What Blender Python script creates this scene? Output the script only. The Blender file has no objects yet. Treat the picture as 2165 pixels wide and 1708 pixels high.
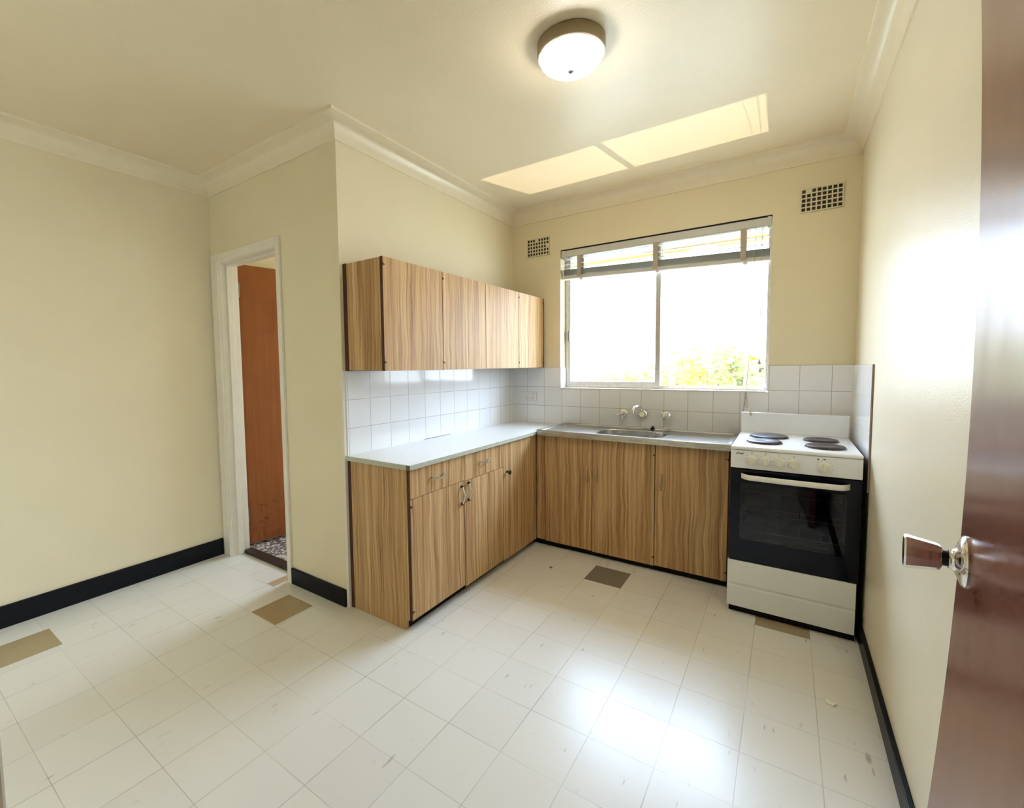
import bpy, bmesh, math, random
from mathutils import Vector, Matrix

random.seed(7)
PI = math.pi
S = bpy.context.scene
COL = S.collection

# ------------------------------------------------------------------ dimensions (metres, from the photograph's own perspective)
W = 2.2187          # kitchen wall x = -W
D = 1.7733          # doorway wall y = -D
L = 3.5361          # left wall x = -L
H = 2.53            # ceiling
REAR = -3.225
P = 0.1524          # wall tile pitch
ZT = 1.2693         # top of wall tiles
ZC = 0.8237         # worktop
FX, FY, PF = -0.6332, -0.7769, 0.2194   # floor tile grid

# ------------------------------------------------------------------ materials
def srgb(r, g, b):
    f = lambda c: (c / 255 / 12.92) if c / 255 <= 0.04045 else ((c / 255 + 0.055) / 1.055) ** 2.4
    return (f(r), f(g), f(b), 1.0)

class NT:
    def __init__(self, name):
        self.m = bpy.data.materials.new(name)
        self.m.use_nodes = True
        self.t = self.m.node_tree
        self.n = self.t.nodes
        self.b = self.n['Principled BSDF']
        self.out = self.n['Material Output']
    def new(self, kind, **kw):
        nd = self.n.new(kind)
        for k, v in kw.items():
            setattr(nd, k, v)
        return nd
    def link(self, a, b):
        self.t.links.new(a, b)
    def _set(self, sock, v):
        if hasattr(v, 'is_output') or isinstance(v, bpy.types.NodeSocket):
            self.link(v, sock)
        else:
            sock.default_value = v
    def math(self, op, a, b=None, c=None, clamp=False):
        nd = self.new('ShaderNodeMath', operation=op)
        nd.use_clamp = clamp
        self._set(nd.inputs[0], a)
        if b is not None: self._set(nd.inputs[1], b)
        if c is not None: self._set(nd.inputs[2], c)
        return nd.outputs[0]
    def xyz(self, x, y, z):
        nd = self.new('ShaderNodeCombineXYZ')
        for i, v in enumerate((x, y, z)): self._set(nd.inputs[i], v)
        return nd.outputs[0]
    def pos(self):
        g = self.new('ShaderNodeNewGeometry')
        s = self.new('ShaderNodeSeparateXYZ')
        self.link(g.outputs['Position'], s.inputs[0])
        return g.outputs['Position'], s.outputs
    def noise(self, vec, scale=5, detail=3, rough=0.5, dist=0.0):
        nd = self.new('ShaderNodeTexNoise')
        self.link(vec, nd.inputs['Vector'])
        nd.inputs['Scale'].default_value = scale
        nd.inputs['Detail'].default_value = detail
        nd.inputs['Roughness'].default_value = rough
        nd.inputs['Distortion'].default_value = dist
        return nd.outputs['Fac']
    def ramp(self, fac, stops, interp='LINEAR'):
        nd = self.new('ShaderNodeValToRGB')
        cr = nd.color_ramp
        cr.interpolation = interp
        while len(cr.elements) < len(stops): cr.elements.new(0.5)
        for e, (p, c) in zip(cr.elements, stops):
            e.position = p
            e.color = c if len(c) == 4 else (*c, 1)
        self.link(fac, nd.inputs[0])
        return nd.outputs[0]
    def mix(self, fac, a, b, blend='MIX'):
        nd = self.new('ShaderNodeMix', data_type='RGBA', blend_type=blend)
        self._set(nd.inputs[0], fac)
        self._set(nd.inputs[6], a)
        self._set(nd.inputs[7], b)
        return nd.outputs[2]
    def bump(self, height, strength=0.1, dist=0.01):
        nd = self.new('ShaderNodeBump')
        nd.inputs['Strength'].default_value = strength
        nd.inputs['Distance'].default_value = dist
        self.link(height, nd.inputs['Height'])
        self.link(nd.outputs[0], self.b.inputs['Normal'])
    def set(self, **kw):
        nm = dict(color='Base Color', rough='Roughness', metal='Metallic', spec='Specular IOR Level',
                  trans='Transmission Weight', emit='Emission Color', power='Emission Strength', coat='Coat Weight',
                  coat_rough='Coat Roughness', ior='IOR', alpha='Alpha')
        for k, v in kw.items():
            self._set(self.b.inputs[nm[k]], v)
        return self

def plain(name, color, rough=0.5, spec=0.5, metal=0.0, var=0.05, scale=18, bump=0.0, bscale=200, coat=0.0):
    """painted or plastic surface with a faint procedural mottling"""
    t = NT(name)
    p, s = t.pos()
    n = t.noise(p, scale, 4)
    dark = tuple(c * (1 - var) for c in color[:3]) + (1,)
    lite = tuple(min(1, c * (1 + var)) for c in color[:3]) + (1,)
    t.set(color=t.ramp(n, [(0.3, dark), (0.7, lite)]), rough=rough, spec=spec, metal=metal, coat=coat)
    if bump:
        t.bump(t.noise(p, bscale, 2), bump, 0.002)
    return t.m

M = {}
CREAM = (0.81, 0.715, 0.50, 1)
M['wall'] = plain('cream_wall_paint', CREAM, 0.42, 0.4, var=0.02, scale=3, bump=0.12, bscale=260)
M['wall_gloss'] = plain('cream_enamel_wall_paint', (0.80, 0.72, 0.54, 1), 0.36, 0.30, var=0.02, scale=3, bump=0.28, bscale=190)
M['ceiling'] = plain('cream_ceiling_paint', (0.85, 0.73, 0.525, 1), 0.33, 0.5, var=0.02, scale=2.5, bump=0.35, bscale=130)
M['cornice'] = plain('cream_cornice_paint', (0.84, 0.735, 0.54, 1), 0.3, 0.5, var=0.02)
M['white_paint'] = plain('white_gloss_paint', (0.82, 0.76, 0.65, 1), 0.3, 0.5, var=0.02, scale=12)
M['skirting'] = plain('black_gloss_skirting', (0.006, 0.006, 0.008, 1), 0.42, 0.25, var=0.3, scale=40)
M['toe'] = plain('black_toe_board', (0.010, 0.009, 0.008, 1), 0.6, 0.3, var=0.3)
M['brown_edge'] = plain('dark_brown_timber_edge', (0.085, 0.030, 0.013, 1), 0.45, 0.4, var=0.25, scale=60)
M['laminate'] = plain('white_laminate', (0.80, 0.80, 0.78, 1), 0.22, 0.5, var=0.02, scale=30)
M['lam_edge'] = plain('pale_green_laminate_edge', (0.52, 0.54, 0.44, 1), 0.35, 0.45, var=0.06, scale=30)
M['satin'] = plain('satin_chrome_handle', (0.88, 0.88, 0.90, 1), 0.32, metal=0.85, var=0.02)
M['edge_trim'] = plain('brown_tile_edge_trim', (0.30, 0.20, 0.16, 1), 0.4, 0.4)
M['brass'] = plain('dull_brass_handle', (0.55, 0.45, 0.30, 1), 0.3, metal=0.9)
M['joiner'] = plain('worktop_corner_joiner', (0.20, 0.15, 0.10, 1), 0.4, 0.4)
M['chrome'] = plain('chrome', (0.82, 0.82, 0.84, 1), 0.10, metal=1.0, var=0.02)
M['enamel'] = plain('white_stove_enamel', (0.82, 0.825, 0.82, 1), 0.2, 0.5, var=0.015)
M['ivory'] = plain('ivory_plastic', (0.80, 0.77, 0.64, 1), 0.35, 0.45, var=0.03)
M['handle_white'] = plain('cream_handle_plastic', (0.82, 0.79, 0.72, 1), 0.35, 0.45, var=0.02)
M['stove_black'] = plain('black_oven_enamel', (0.004, 0.005, 0.011, 1), 0.10, 0.28, var=0.1)
M['stove_side'] = plain('dark_stove_side', (0.012, 0.010, 0.011, 1), 0.4, 0.4, var=0.1)
M['oven_inner'] = plain('grey_oven_lining', (0.055, 0.06, 0.062, 1), 0.4, 0.5, var=0.2, scale=40)
M['rack'] = plain('oven_rack_wire', (0.5, 0.5, 0.48, 1), 0.3, metal=0.9)
M['hotplate'] = plain('cast_iron_hotplate', (0.045, 0.030, 0.030, 1), 0.42, 0.5, var=0.25, scale=60)
M['plate_ring'] = plain('hotplate_ring', (0.20, 0.13, 0.12, 1), 0.25, metal=0.8)
M['ink'] = plain('dark_printed_ink', (0.03, 0.03, 0.035, 1), 0.5)
M['outlet'] = plain('white_outlet_plastic', (0.84, 0.82, 0.79, 1), 0.3, var=0.01)
M['blind'] = plain('pale_blind_metal', (0.62, 0.60, 0.56, 1), 0.35, 0.45, var=0.03)
M['slat'] = plain('grey_blind_slat', (0.40, 0.41, 0.40, 1), 0.4, 0.45, var=0.04)
M['tape'] = plain('blind_ladder_tape', (0.50, 0.42, 0.34, 1), 0.8, 0.1, var=0.06)
M['cord'] = plain('blind_cord', (0.42, 0.36, 0.28, 1), 0.8, 0.1)
M['tassel'] = plain('blind_cord_tassel', (0.55, 0.45, 0.38, 1), 0.4)
M['alu'] = plain('aluminium_window_frame', (0.55, 0.52, 0.48, 1), 0.38, metal=0.55, var=0.08, scale=40)
M['latch'] = plain('grey_window_latch', (0.20, 0.21, 0.24, 1), 0.4)
M['pan'] = plain('bronze_lamp_pan', (0.33, 0.27, 0.17, 1), 0.35, metal=0.5, var=0.05)
M['rim'] = plain('pale_lamp_rim', (0.75, 0.66, 0.62, 1), 0.2, metal=0.6)
M['finial'] = plain('grey_lamp_finial', (0.25, 0.23, 0.23, 1), 0.35, metal=0.7)
M['vent_shade'] = plain('painted_vent_shade', (0.085, 0.068, 0.050, 1), 0.8, 0.1)
M['vent_paint'] = plain('cream_vent_paint', (0.72, 0.65, 0.46, 1), 0.45, var=0.03)
M['threshold'] = plain('dark_threshold', (0.045, 0.028, 0.020, 1), 0.45, var=0.2, scale=50)
M['hinge'] = plain('dark_cabinet_hinge', (0.09, 0.05, 0.03, 1), 0.4, metal=0.5)
M['hinge_steel'] = plain('door_hinge_steel', (0.45, 0.43, 0.40, 1), 0.35, metal=0.8)
M['paper'] = plain('cream_paper', (0.85, 0.80, 0.68, 1), 0.7, 0.1)
M['crumb'] = plain('brown_crumb', (0.14, 0.06, 0.03, 1), 0.8, 0.1)
M['exterior'] = plain('exterior_render', (0.75, 0.70, 0.60, 1), 0.8, 0.1)
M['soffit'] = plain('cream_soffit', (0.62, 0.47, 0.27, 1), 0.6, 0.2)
M['bark'] = plain('tree_bark', (0.16, 0.11, 0.07, 1), 0.9, 0.1, var=0.3, scale=8)
M['bronze_knob'] = plain('dark_bronze_knob', (0.10, 0.075, 0.04, 1), 0.35, metal=0.8)
M['rubber'] = plain('black_collar', (0.01, 0.01, 0.012, 1), 0.4)

def wood():
    t = NT('zebra_grain_laminate')
    p, s = t.pos()
    oi = t.new('ShaderNodeObjectInfo')
    r = t.math('MULTIPLY', oi.outputs['Random'], 37.0)
    u = t.math('ADD', s[0], s[1])
    z = s[2]
    warp = t.noise(t.xyz(t.math('MULTIPLY', u, 7.0), t.math('MULTIPLY', z, 3.2), r), 1.0, 3, 0.55)
    uu = t.math('ADD', u, t.math('MULTIPLY', t.math('SUBTRACT', warp, 0.5), 0.045))
    n1 = t.noise(t.xyz(t.math('MULTIPLY', uu, 62.0), t.math('MULTIPLY', z, 0.9), r), 1.0, 3, 0.6)
    n2 = t.noise(t.xyz(t.math('MULTIPLY', uu, 190.0), t.math('MULTIPLY', z, 2.0), r), 1.0, 2, 0.5)
    n3 = t.noise(t.xyz(t.math('MULTIPLY', u, 5.0), t.math('MULTIPLY', z, 0.8), r), 1.0, 2, 0.5)
    f = t.math('ADD', t.math('MULTIPLY', n1, 0.68), t.math('MULTIPLY', n2, 0.32))
    c = t.ramp(f, [(0.29, (0.225, 0.113, 0.047)), (0.42, (0.425, 0.245, 0.110)), (0.52, (0.570, 0.360, 0.170)),
                   (0.61, (0.680, 0.465, 0.240)), (0.74, (0.77, 0.56, 0.32))])
    c = t.mix(0.35, c, t.ramp(n3, [(0.3, (0.80, 0.78, 0.74)), (0.7, (1.12, 1.12, 1.12))]), 'MULTIPLY')
    t.set(color=c, rough=0.50, spec=0.22)
    t.bump(n2, 0.04, 0.001)
    return t.m
M['wood'] = wood()

def tiles(name, axis, o_u, o_z=ZT, color=(0.89, 0.885, 0.88), rough=0.09):
    t = NT(name)
    p, s = t.pos()
    u = t.math('DIVIDE', t.math('SUBTRACT', s[axis], o_u), P)
    v = t.math('DIVIDE', t.math('SUBTRACT', s[2], o_z), P)
    def edge(a):
        fr = t.math('FRACT', t.math('ADD', a, 100.0))
        return t.math('MINIMUM', fr, t.math('SUBTRACT', 1.0, fr))
    e = t.math('MINIMUM', edge(u), edge(v))
    g = t.math('SUBTRACT', 1.0, t.math('MULTIPLY', t.math('SUBTRACT', e, 0.007), 160.0), clamp=True)
    wn = t.new('ShaderNodeTexWhiteNoise', noise_dimensions='3D')
    t.link(t.xyz(t.math('FLOOR', t.math('ADD', u, 100.0)), t.math('FLOOR', t.math('ADD', v, 100.0)), 1.0), wn.inputs['Vector'])
    base = t.ramp(wn.outputs['Value'], [(0, tuple(c * 0.97 for c in color)), (1, tuple(c * 1.02 for c in color))])
    t.set(color=t.mix(t.math('MULTIPLY', g, 0.85), base, (0.42, 0.36, 0.29, 1)), rough=t.math('ADD', rough, t.math('MULTIPLY', g, 0.5)), spec=0.5)
    hgt = t.math('ADD', t.math('MULTIPLY', t.math('SUBTRACT', 1.0, g), 1.0), t.math('MULTIPLY', t.noise(p, 11, 2), 0.6))
    t.bump(hgt, 0.16, 0.004)
    return t.m
M['tile_side'] = tiles('white_wall_tiles_side', 1, -0.3747)
M['tile_back'] = tiles('white_wall_tiles_window', 0, -W + 0.1388)
M['tile_sill'] = plain('white_sill_tiles', (0.82, 0.80, 0.77, 1), 0.1, 0.5, var=0.01)

def floor_mat():
    t = NT('speckled_vinyl_floor_tiles')
    p, s = t.pos()
    x, y = s[0], s[1]
    u = t.math('DIVIDE', t.math('SUBTRACT', x, FX), PF)
    v = t.math('DIVIDE', t.math('SUBTRACT', y, FY), PF)
    ui = t.math('FLOOR', t.math('ADD', u, 100.0))
    vi = t.math('FLOOR', t.math('ADD', v, 100.0))
    def edge(a):
        fr = t.math('FRACT', t.math('ADD', a, 100.0))
        return t.math('MINIMUM', fr, t.math('SUBTRACT', 1.0, fr))
    e = t.math('MINIMUM', edge(u), t.math('MULTIPLY', edge(v), 1.35))
    wear = t.noise(p, 3.1, 3)
    g = t.math('SUBTRACT', 1.0, t.math('MULTIPLY', t.math('SUBTRACT', e, 0.0045), 200.0), clamp=True)
    g = t.math('MULTIPLY', g, t.math('MULTIPLY', t.math('SUBTRACT', wear, 0.22), 2.2, clamp=True))
    wn = t.new('ShaderNodeTexWhiteNoise', noise_dimensions='3D')
    t.link(t.xyz(ui, vi, 2.0), wn.inputs['Vector'])
    base = t.ramp(wn.outputs['Value'], [(0, (0.79, 0.77, 0.715)), (1, (0.83, 0.81, 0.755))])
    # large worn, yellowed areas
    big = t.noise(p, 1.3, 3)
    base = t.mix(t.math('MULTIPLY', t.math('SUBTRACT', big, 0.35), 0.9, clamp=True), base, (0.79, 0.745, 0.63, 1))
    # marbling dashes along the tile grain
    d1 = t.noise(t.xyz(t.math('MULTIPLY', x, 55.0), t.math('MULTIPLY', y, 11.0), 3.0), 1.0, 1)
    d2 = t.noise(t.xyz(t.math('MULTIPLY', x, 9.0), t.math('MULTIPLY', y, 7.0), 8.0), 1.0, 2)
    dash = t.math('MULTIPLY', t.math('MULTIPLY', t.math('SUBTRACT', d1, 0.70), 14.0, clamp=True),
                  t.math('MULTIPLY', t.math('SUBTRACT', d2, 0.50), 6.0, clamp=True))
    c = t.mix(t.math('MULTIPLY', dash, 0.85), base, (0.24, 0.20, 0.15, 1))
    # dull scuffs
    sc = t.noise(t.xyz(t.math('MULTIPLY', x, 22.0), t.math('MULTIPLY', y, 16.0), 5.0), 1.0, 3)
    c = t.mix(t.math('MULTIPLY', t.math('SUBTRACT', sc, 0.68), 1.5, clamp=True), c, (0.42, 0.37, 0.28, 1))
    gl = t.noise(t.xyz(x, y, 11.0), 60, 2)
    def rect(x0, x1, y0, y1):
        a = t.math('MULTIPLY', t.math('GREATER_THAN', x, x0), t.math('LESS_THAN', x, x1))
        b = t.math('MULTIPLY', t.math('GREATER_THAN', y, y0), t.math('LESS_THAN', y, y1))
        return t.math('MULTIPLY', a, b)
    tan = (0.46, 0.355, 0.20, 1)
    for r, col in (((FX - 3 * PF, FX - 2 * PF, -0.777, -0.560), (0.25, 0.215, 0.175, 1)),
                   ((FX + PF, FX + 2 * PF, -0.777, -0.5575), (0.47, 0.37, 0.24, 1)),
                   ((-2.622, -2.400, -2.090, -1.871), tan),
                   ((-2.855, -2.785, -1.868, -1.66), (0.58, 0.43, 0.27, 1)),
                   ((-3.330, -3.100, -2.940, -2.735), tan)):
        c = t.mix(rect(*r), c, t.mix(t.math('MULTIPLY', gl, 0.5), col, tuple(k * 0.8 for k in col[:3]) + (1,)))
    c = t.mix(t.math('MULTIPLY', g, 0.52), c, (0.21, 0.17, 0.12, 1))
    # odd offcut lines beside the cabinet end
    # brown scuff mark near the right skirting
    dx = t.math('DIVIDE', t.math('SUBTRACT', x, -0.066), 0.010)
    dy = t.math('DIVIDE', t.math('SUBTRACT', y, -1.452), 0.030)
    rr = t.math('ADD', t.math('MULTIPLY', dx, dx), t.math('MULTIPLY', dy, dy))
    c = t.mix(t.math('MULTIPLY', t.math('SUBTRACT', 1.0, rr, clamp=True), 0.55), c, (0.20, 0.14, 0.08, 1))
    rough = 0.27
    t.set(color=c, rough=rough, spec=0.42)
    t.bump(t.math('SUBTRACT', t.math('MULTIPLY', t.noise(p, 9, 2), 0.5), g), 0.10, 0.002)
    return t.m
M['floor'] = floor_mat()

def carpet():
    t = NT('mottled_carpet')
    p, s = t.pos()
    n = t.noise(t.xyz(t.math('MULTIPLY', s[0], 26.0), t.math('MULTIPLY', s[1], 26.0), 0.0), 1.0, 2, 0.5, 1.2)
    c = t.ramp(n, [(0.50, (0.17, 0.135, 0.125)), (0.55, (0.62, 0.54, 0.48))])
    t.set(color=c, rough=0.95, spec=0.05)
    t.bump(t.noise(p, 350, 2), 0.5, 0.006)
    return t.m
M['carpet'] = carpet()

def stain_door(name, c0, c1, rough, spec=0.5, coat=0.0):
    t = NT(name)
    p, s = t.pos()
    u = t.math('ADD', s[0], s[1])
    n = t.noise(t.xyz(t.math('MULTIPLY', u, 45.0), t.math('MULTIPLY', s[2], 1.6), 0.0), 1.0, 4, 0.55)
    n2 = t.noise(p, 2.2, 3)
    c = t.ramp(t.math('ADD', t.math('MULTIPLY', n, 0.5), t.math('MULTIPLY', n2, 0.5)), [(0.35, c0), (0.65, c1)])
    sm = t.noise(t.xyz(t.math('MULTIPLY', u, 9.0), t.math('MULTIPLY', s[2], 3.0), 4.0), 1.0, 4)
    t.set(color=c, rough=t.math('ADD', rough, t.math('MULTIPLY', sm, 0.10)), spec=spec, coat=coat)
    t.bump(t.noise(p, 14, 3), 0.05, 0.004)
    return t.m
M['door_tan'] = stain_door('varnished_ply_door', (0.27, 0.075, 0.018), (0.36, 0.115, 0.030), 0.33)
M['door_maroon'] = stain_door('maroon_gloss_door', (0.185, 0.060, 0.040), (0.245, 0.086, 0.060), 0.20, 0.5)

def steel():
    t = NT('brushed_stainless_steel')
    p, s = t.pos()
    n = t.noise(t.xyz(t.math('MULTIPLY', s[0], 6.0), t.math('MULTIPLY', s[1], 260.0), t.math('MULTIPLY', s[2], 260.0)), 1.0, 3)
    t.set(color=t.ramp(n, [(0.3, (0.42, 0.40, 0.37)), (0.7, (0.56, 0.54, 0.51))]), metal=1.0,
          rough=t.math('ADD', 0.20, t.math('MULTIPLY', n, 0.16)))
    return t.m
M['steel'] = steel()

def glass(name, tint=(1, 1, 1, 1), k=1.0):
    t = NT(name)
    tr = t.new('ShaderNodeBsdfTransparent'); tr.inputs[0].default_value = tint
    gl = t.new('ShaderNodeBsdfGlossy'); gl.inputs['Roughness'].default_value = 0.01
    lw = t.new('ShaderNodeLayerWeight'); lw.inputs[0].default_value = 0.5
    fr = t.math('ADD', 0.035, t.math('MULTIPLY', t.math('POWER', lw.outputs['Facing'], 5.0), 0.9))   # Schlick, the same on both faces
    mx = t.new('ShaderNodeMixShader')
    t.link(t.math('MULTIPLY', fr, k, clamp=True), mx.inputs[0]); t.link(tr.outputs[0], mx.inputs[1]); t.link(gl.outputs[0], mx.inputs[2])
    t.n.remove(t.b)
    t.link(mx.outputs[0], t.out.inputs[0])
    return t.m
M['glass'] = glass('clear_window_glass')
M['oven_glass'] = glass('smoked_oven_glass', (0.40, 0.45, 0.50, 1), 1.5)

def lamp_glass():
    t = NT('lit_opal_glass')
    lw = t.new('ShaderNodeLayerWeight'); lw.inputs[0].default_value = 0.3
    t.set(color=(0.9, 0.9, 0.88, 1), rough=0.2, emit=(1.0, 0.98, 0.93, 1), power=20.0)
    return t.m
M['opal'] = lamp_glass()

def leaf(name, c0, c1):
    t = NT(name)
    p, s = t.pos()
    n = t.noise(p, 2.5, 2)
    c = t.ramp(n, [(0.35, c0), (0.65, c1)])
    t.set(color=c, rough=0.6, spec=0.2)
    tl = t.new('ShaderNodeBsdfTranslucent')
    t.link(c, tl.inputs[0])
    mx = t.new('ShaderNodeMixShader'); mx.inputs[0].default_value = 0.4
    t.link(t.b.outputs[0], mx.inputs[1]); t.link(tl.outputs[0], mx.inputs[2]); t.link(mx.outputs[0], t.out.inputs[0])
    return t.m
M['leaf_a'] = leaf('yellow_green_leaves', (0.26, 0.27, 0.030), (0.50, 0.46, 0.075))
M['leaf_b'] = leaf('grey_green_leaves', (0.12, 0.16, 0.05), (0.42, 0.40, 0.15))
M['ground'] = plain('dry_grass_ground', (0.30, 0.29, 0.24, 1), 0.95, 0.05, var=0.25, scale=0.4)

# ------------------------------------------------------------------ mesh helpers (world coordinates in, local mesh out)
def add_box(bm, x0, x1, y0, y1, z0, z1, bevel=0.0, seg=2):
    vs = [bm.verts.new(c) for c in ((x0, y0, z0), (x1, y0, z0), (x1, y1, z0), (x0, y1, z0), (x0, y0, z1), (x1, y0, z1), (x1, y1, z1), (x0, y1, z1))]
    fs = [bm.faces.new([vs[i] for i in q]) for q in ((0, 3, 2, 1), (4, 5, 6, 7), (0, 1, 5, 4), (1, 2, 6, 5), (2, 3, 7, 6), (3, 0, 4, 7))]
    if bevel:
        es = {e for f in fs for e in f.edges}
        bmesh.ops.bevel(bm, geom=list(es), offset=bevel, segments=seg, profile=0.5, affect='EDGES')
    return vs

def frame(a):
    a = Vector(a).normalized()
    r = Vector((0, 0, 1)) if abs(a.z) < 0.9 else Vector((1, 0, 0))
    u = a.cross(r).normalized()
    return u, a.cross(u).normalized()

def add_lathe(bm, base, axis, prof, n=32, cap0=True, cap1=True):
    """prof = [(distance along axis, radius)]"""
    base = Vector(base); a = Vector(axis).normalized(); u, v = frame(a)
    rings = []
    for d, r in prof:
        rings.append([bm.verts.new(base + a * d + (u * math.cos(2 * PI * k / n) + v * math.sin(2 * PI * k / n)) * r) for k in range(n)])
    for A, B in zip(rings, rings[1:]):
        for k in range(n):
            bm.faces.new((A[k], A[(k + 1) % n], B[(k + 1) % n], B[k]))
    if cap0: bm.faces.new(rings[0])
    if cap1: bm.faces.new(rings[-1])

def add_tube(bm, pts, r, n=8, radii=None, flat=None):
    pts = [Vector(p) for p in pts]
    rings = []; pu = None
    for i, p in enumerate(pts):
        d = (pts[min(i + 1, len(pts) - 1)] - pts[max(i - 1, 0)]).normalized()
        if pu is None: u, v = frame(d)
        else:
            u = (pu - d * pu.dot(d)).normalized(); v = d.cross(u)
        pu = u
        rr = radii[i] if radii else r
        rings.append([bm.verts.new(p + (u * math.cos(2 * PI * k / n) + v * math.sin(2 * PI * k / n)) * rr) for k in range(n)])
    for A, B in zip(rings, rings[1:]):
        for k in range(n):
            bm.faces.new((A[k], A[(k + 1) % n], B[(k + 1) % n], B[k]))
    bm.faces.new(rings[0]); bm.faces.new(rings[-1])

def smooth_pts(pts, n=6):
    pts = [Vector(p) for p in pts]; out = []
    for i in range(len(pts) - 1):
        p0, p1, p2, p3 = pts[max(i - 1, 0)], pts[i], pts[i + 1], pts[min(i + 2, len(pts) - 1)]
        for k in range(n):
            t = k / n
            out.append(0.5 * ((2 * p1) + (p2 - p0) * t + (2 * p0 - 5 * p1 + 4 * p2 - p3) * t * t + (3 * p1 - p0 - 3 * p2 + p3) * t ** 3))
    out.append(pts[-1]); return out

def add_prism(bm, poly, axis, a0, a1):
    """poly in the two other axes (cyclic order), extruded along axis 0/1/2 from a0 to a1"""
    def mk(p, a):
        q = list(p); q.insert(axis, a); return q
    A = [bm.verts.new(mk(p, a0)) for p in poly]; B = [bm.verts.new(mk(p, a1)) for p in poly]
    n = len(poly)
    for k in range(n): bm.faces.new((A[k], A[(k + 1) % n], B[(k + 1) % n], B[k]))
    bm.faces.new(A[::-1]); bm.faces.new(B)

def BM(): return bmesh.new()

def world_loc(o):
    v = Vector((0, 0, 0))
    while o is not None:
        v = v + o.location; o = o.parent
    return v

def obj(name, bm, mat, parent=None, smooth=False, angle=40):
    bmesh.ops.recalc_face_normals(bm, faces=bm.faces)
    off = world_loc(parent) if parent else None
    if off is not None:
        bmesh.ops.translate(bm, verts=bm.verts, vec=-off)
    me = bpy.data.meshes.new(name)
    bm.to_mesh(me); bm.free()
    me.materials.append(mat)
    if smooth:
        for f in me.polygons: f.use_smooth = True
        try: me.set_sharp_from_angle(angle=math.radians(angle))
        except Exception: pass
    o = bpy.data.objects.new(name, me)
    COL.objects.link(o)
    if parent: o.parent = parent
    return o

def tag(o, label, cat, group=None, kind=None):
    o['label'] = label; o['category'] = cat
    if group: o['group'] = group
    if kind: o['kind'] = kind
    return o

def thing(name, loc, label, cat, group=None, kind=None):
    o = bpy.data.objects.new(name, None)
    o.empty_display_size = 0.1
    COL.objects.link(o); o.location = loc
    return tag(o, label, cat, group, kind)

def struct(name, bm, mat, label, cat, smooth=False):
    return tag(obj(name, bm, mat, None, smooth), label, cat, None, 'structure')

def boxes(*bs, bevel=0.0):
    bm = BM()
    for b in bs: add_box(bm, *b, bevel=bevel)
    return bm

# ------------------------------------------------------------------ room shell
WX0, WX1, WZ0, WZ1 = -1.790, -0.4085, 1.110, 2.180     # window opening
struct('floor', boxes((-3.64, 0.10, -6.1, 0.27, -0.12, 0.0)), M['floor'], 'worn cream vinyl tile floor with a few odd tan tiles', 'floor')
struct('ceiling', boxes((-3.64, 0.10, -6.1, 0.27, H, H + 0.12)), M['ceiling'], 'glossy cream painted ceiling with reflected window light', 'ceiling')
struct('wall_window', boxes((-3.70, -3.30, 0, 0.27, 0, H), (-3.30, -2.60, 0, 0.27, 0, 1.0), (-3.30, -2.60, 0, 0.27, 2.15, H),  # unseen opening added at the far left to light the room beyond the doorway
                            (-2.60, WX0, 0, 0.27, 0, H), (WX1, 0.10, 0, 0.27, 0, H), (WX0, WX1, 0, 0.132, 0, WZ0 - 0.012), (WX0, WX1, 0.132, 0.27, 0, 0.80), (WX0, WX1, 0, 0.27, WZ1, H)),
       M['wall'], 'cream wall around the kitchen window', 'wall')
struct('wall_right', boxes((0, 0.10, -3.95, 0, 0, H)), M['wall_gloss'], 'shiny cream wall on the right beside the stove', 'wall')
struct('wall_left_2', boxes((-2.32, -W, -D, 0, 0, H)), M['wall'], 'cream wall behind the wall cupboards', 'wall')
DX0, DX1, DZ = -3.425, -2.760, 1.985                    # doorway opening
struct('wall_doorway', boxes((-L, DX0 - 0.03, -D, -D + 0.1, 0, H), (DX1 + 0.015, -2.32, -D, -D + 0.1, 0, H), (DX0 - 0.03, DX1 + 0.015, -D, -D + 0.1, DZ + 0.03, H)),
       M['wall'], 'short cream wall with the open doorway', 'wall')
struct('wall_left', boxes((-3.64, -L, -6.1, 0, 0, H)), M['wall'], 'plain cream wall along the left side', 'wall')
RX0, RX1 = -1.02, -0.20
PX = -1.07                                            # partition beside the doorway; the unseen part behind it has an opening added for light
struct('wall_rear', boxes((PX - 0.001, RX0, REAR - 0.12, REAR, 0, H), (RX1, 0.0, REAR - 0.12, REAR, 0, H), (RX0, RX1, REAR - 0.12, REAR, 2.07, H)),
       M['wall'], 'cream wall with the doorway the view looks through', 'wall')
struct('wall_rear_2', boxes((PX, 0.0, -3.95, -3.85, 0, H), (PX, PX + 0.05, -3.85, REAR - 0.12, 0, H), (PX, PX + 0.1, -4.05, -3.95, 0, H),  # closed lobby added behind the doorway to keep daylight off the window wall
                           (PX, PX + 0.1, -6.1, -4.05, 2.30, H), (PX, PX + 0.1, -6.1, -4.48, 0, 2.30), (-3.64, PX, -6.1, -6.0, 0, H)),  # bare opening left here to brighten the left wall
       M['wall'], 'cream walls of the unseen room part behind the view, with an opening added for light', 'wall')

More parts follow.
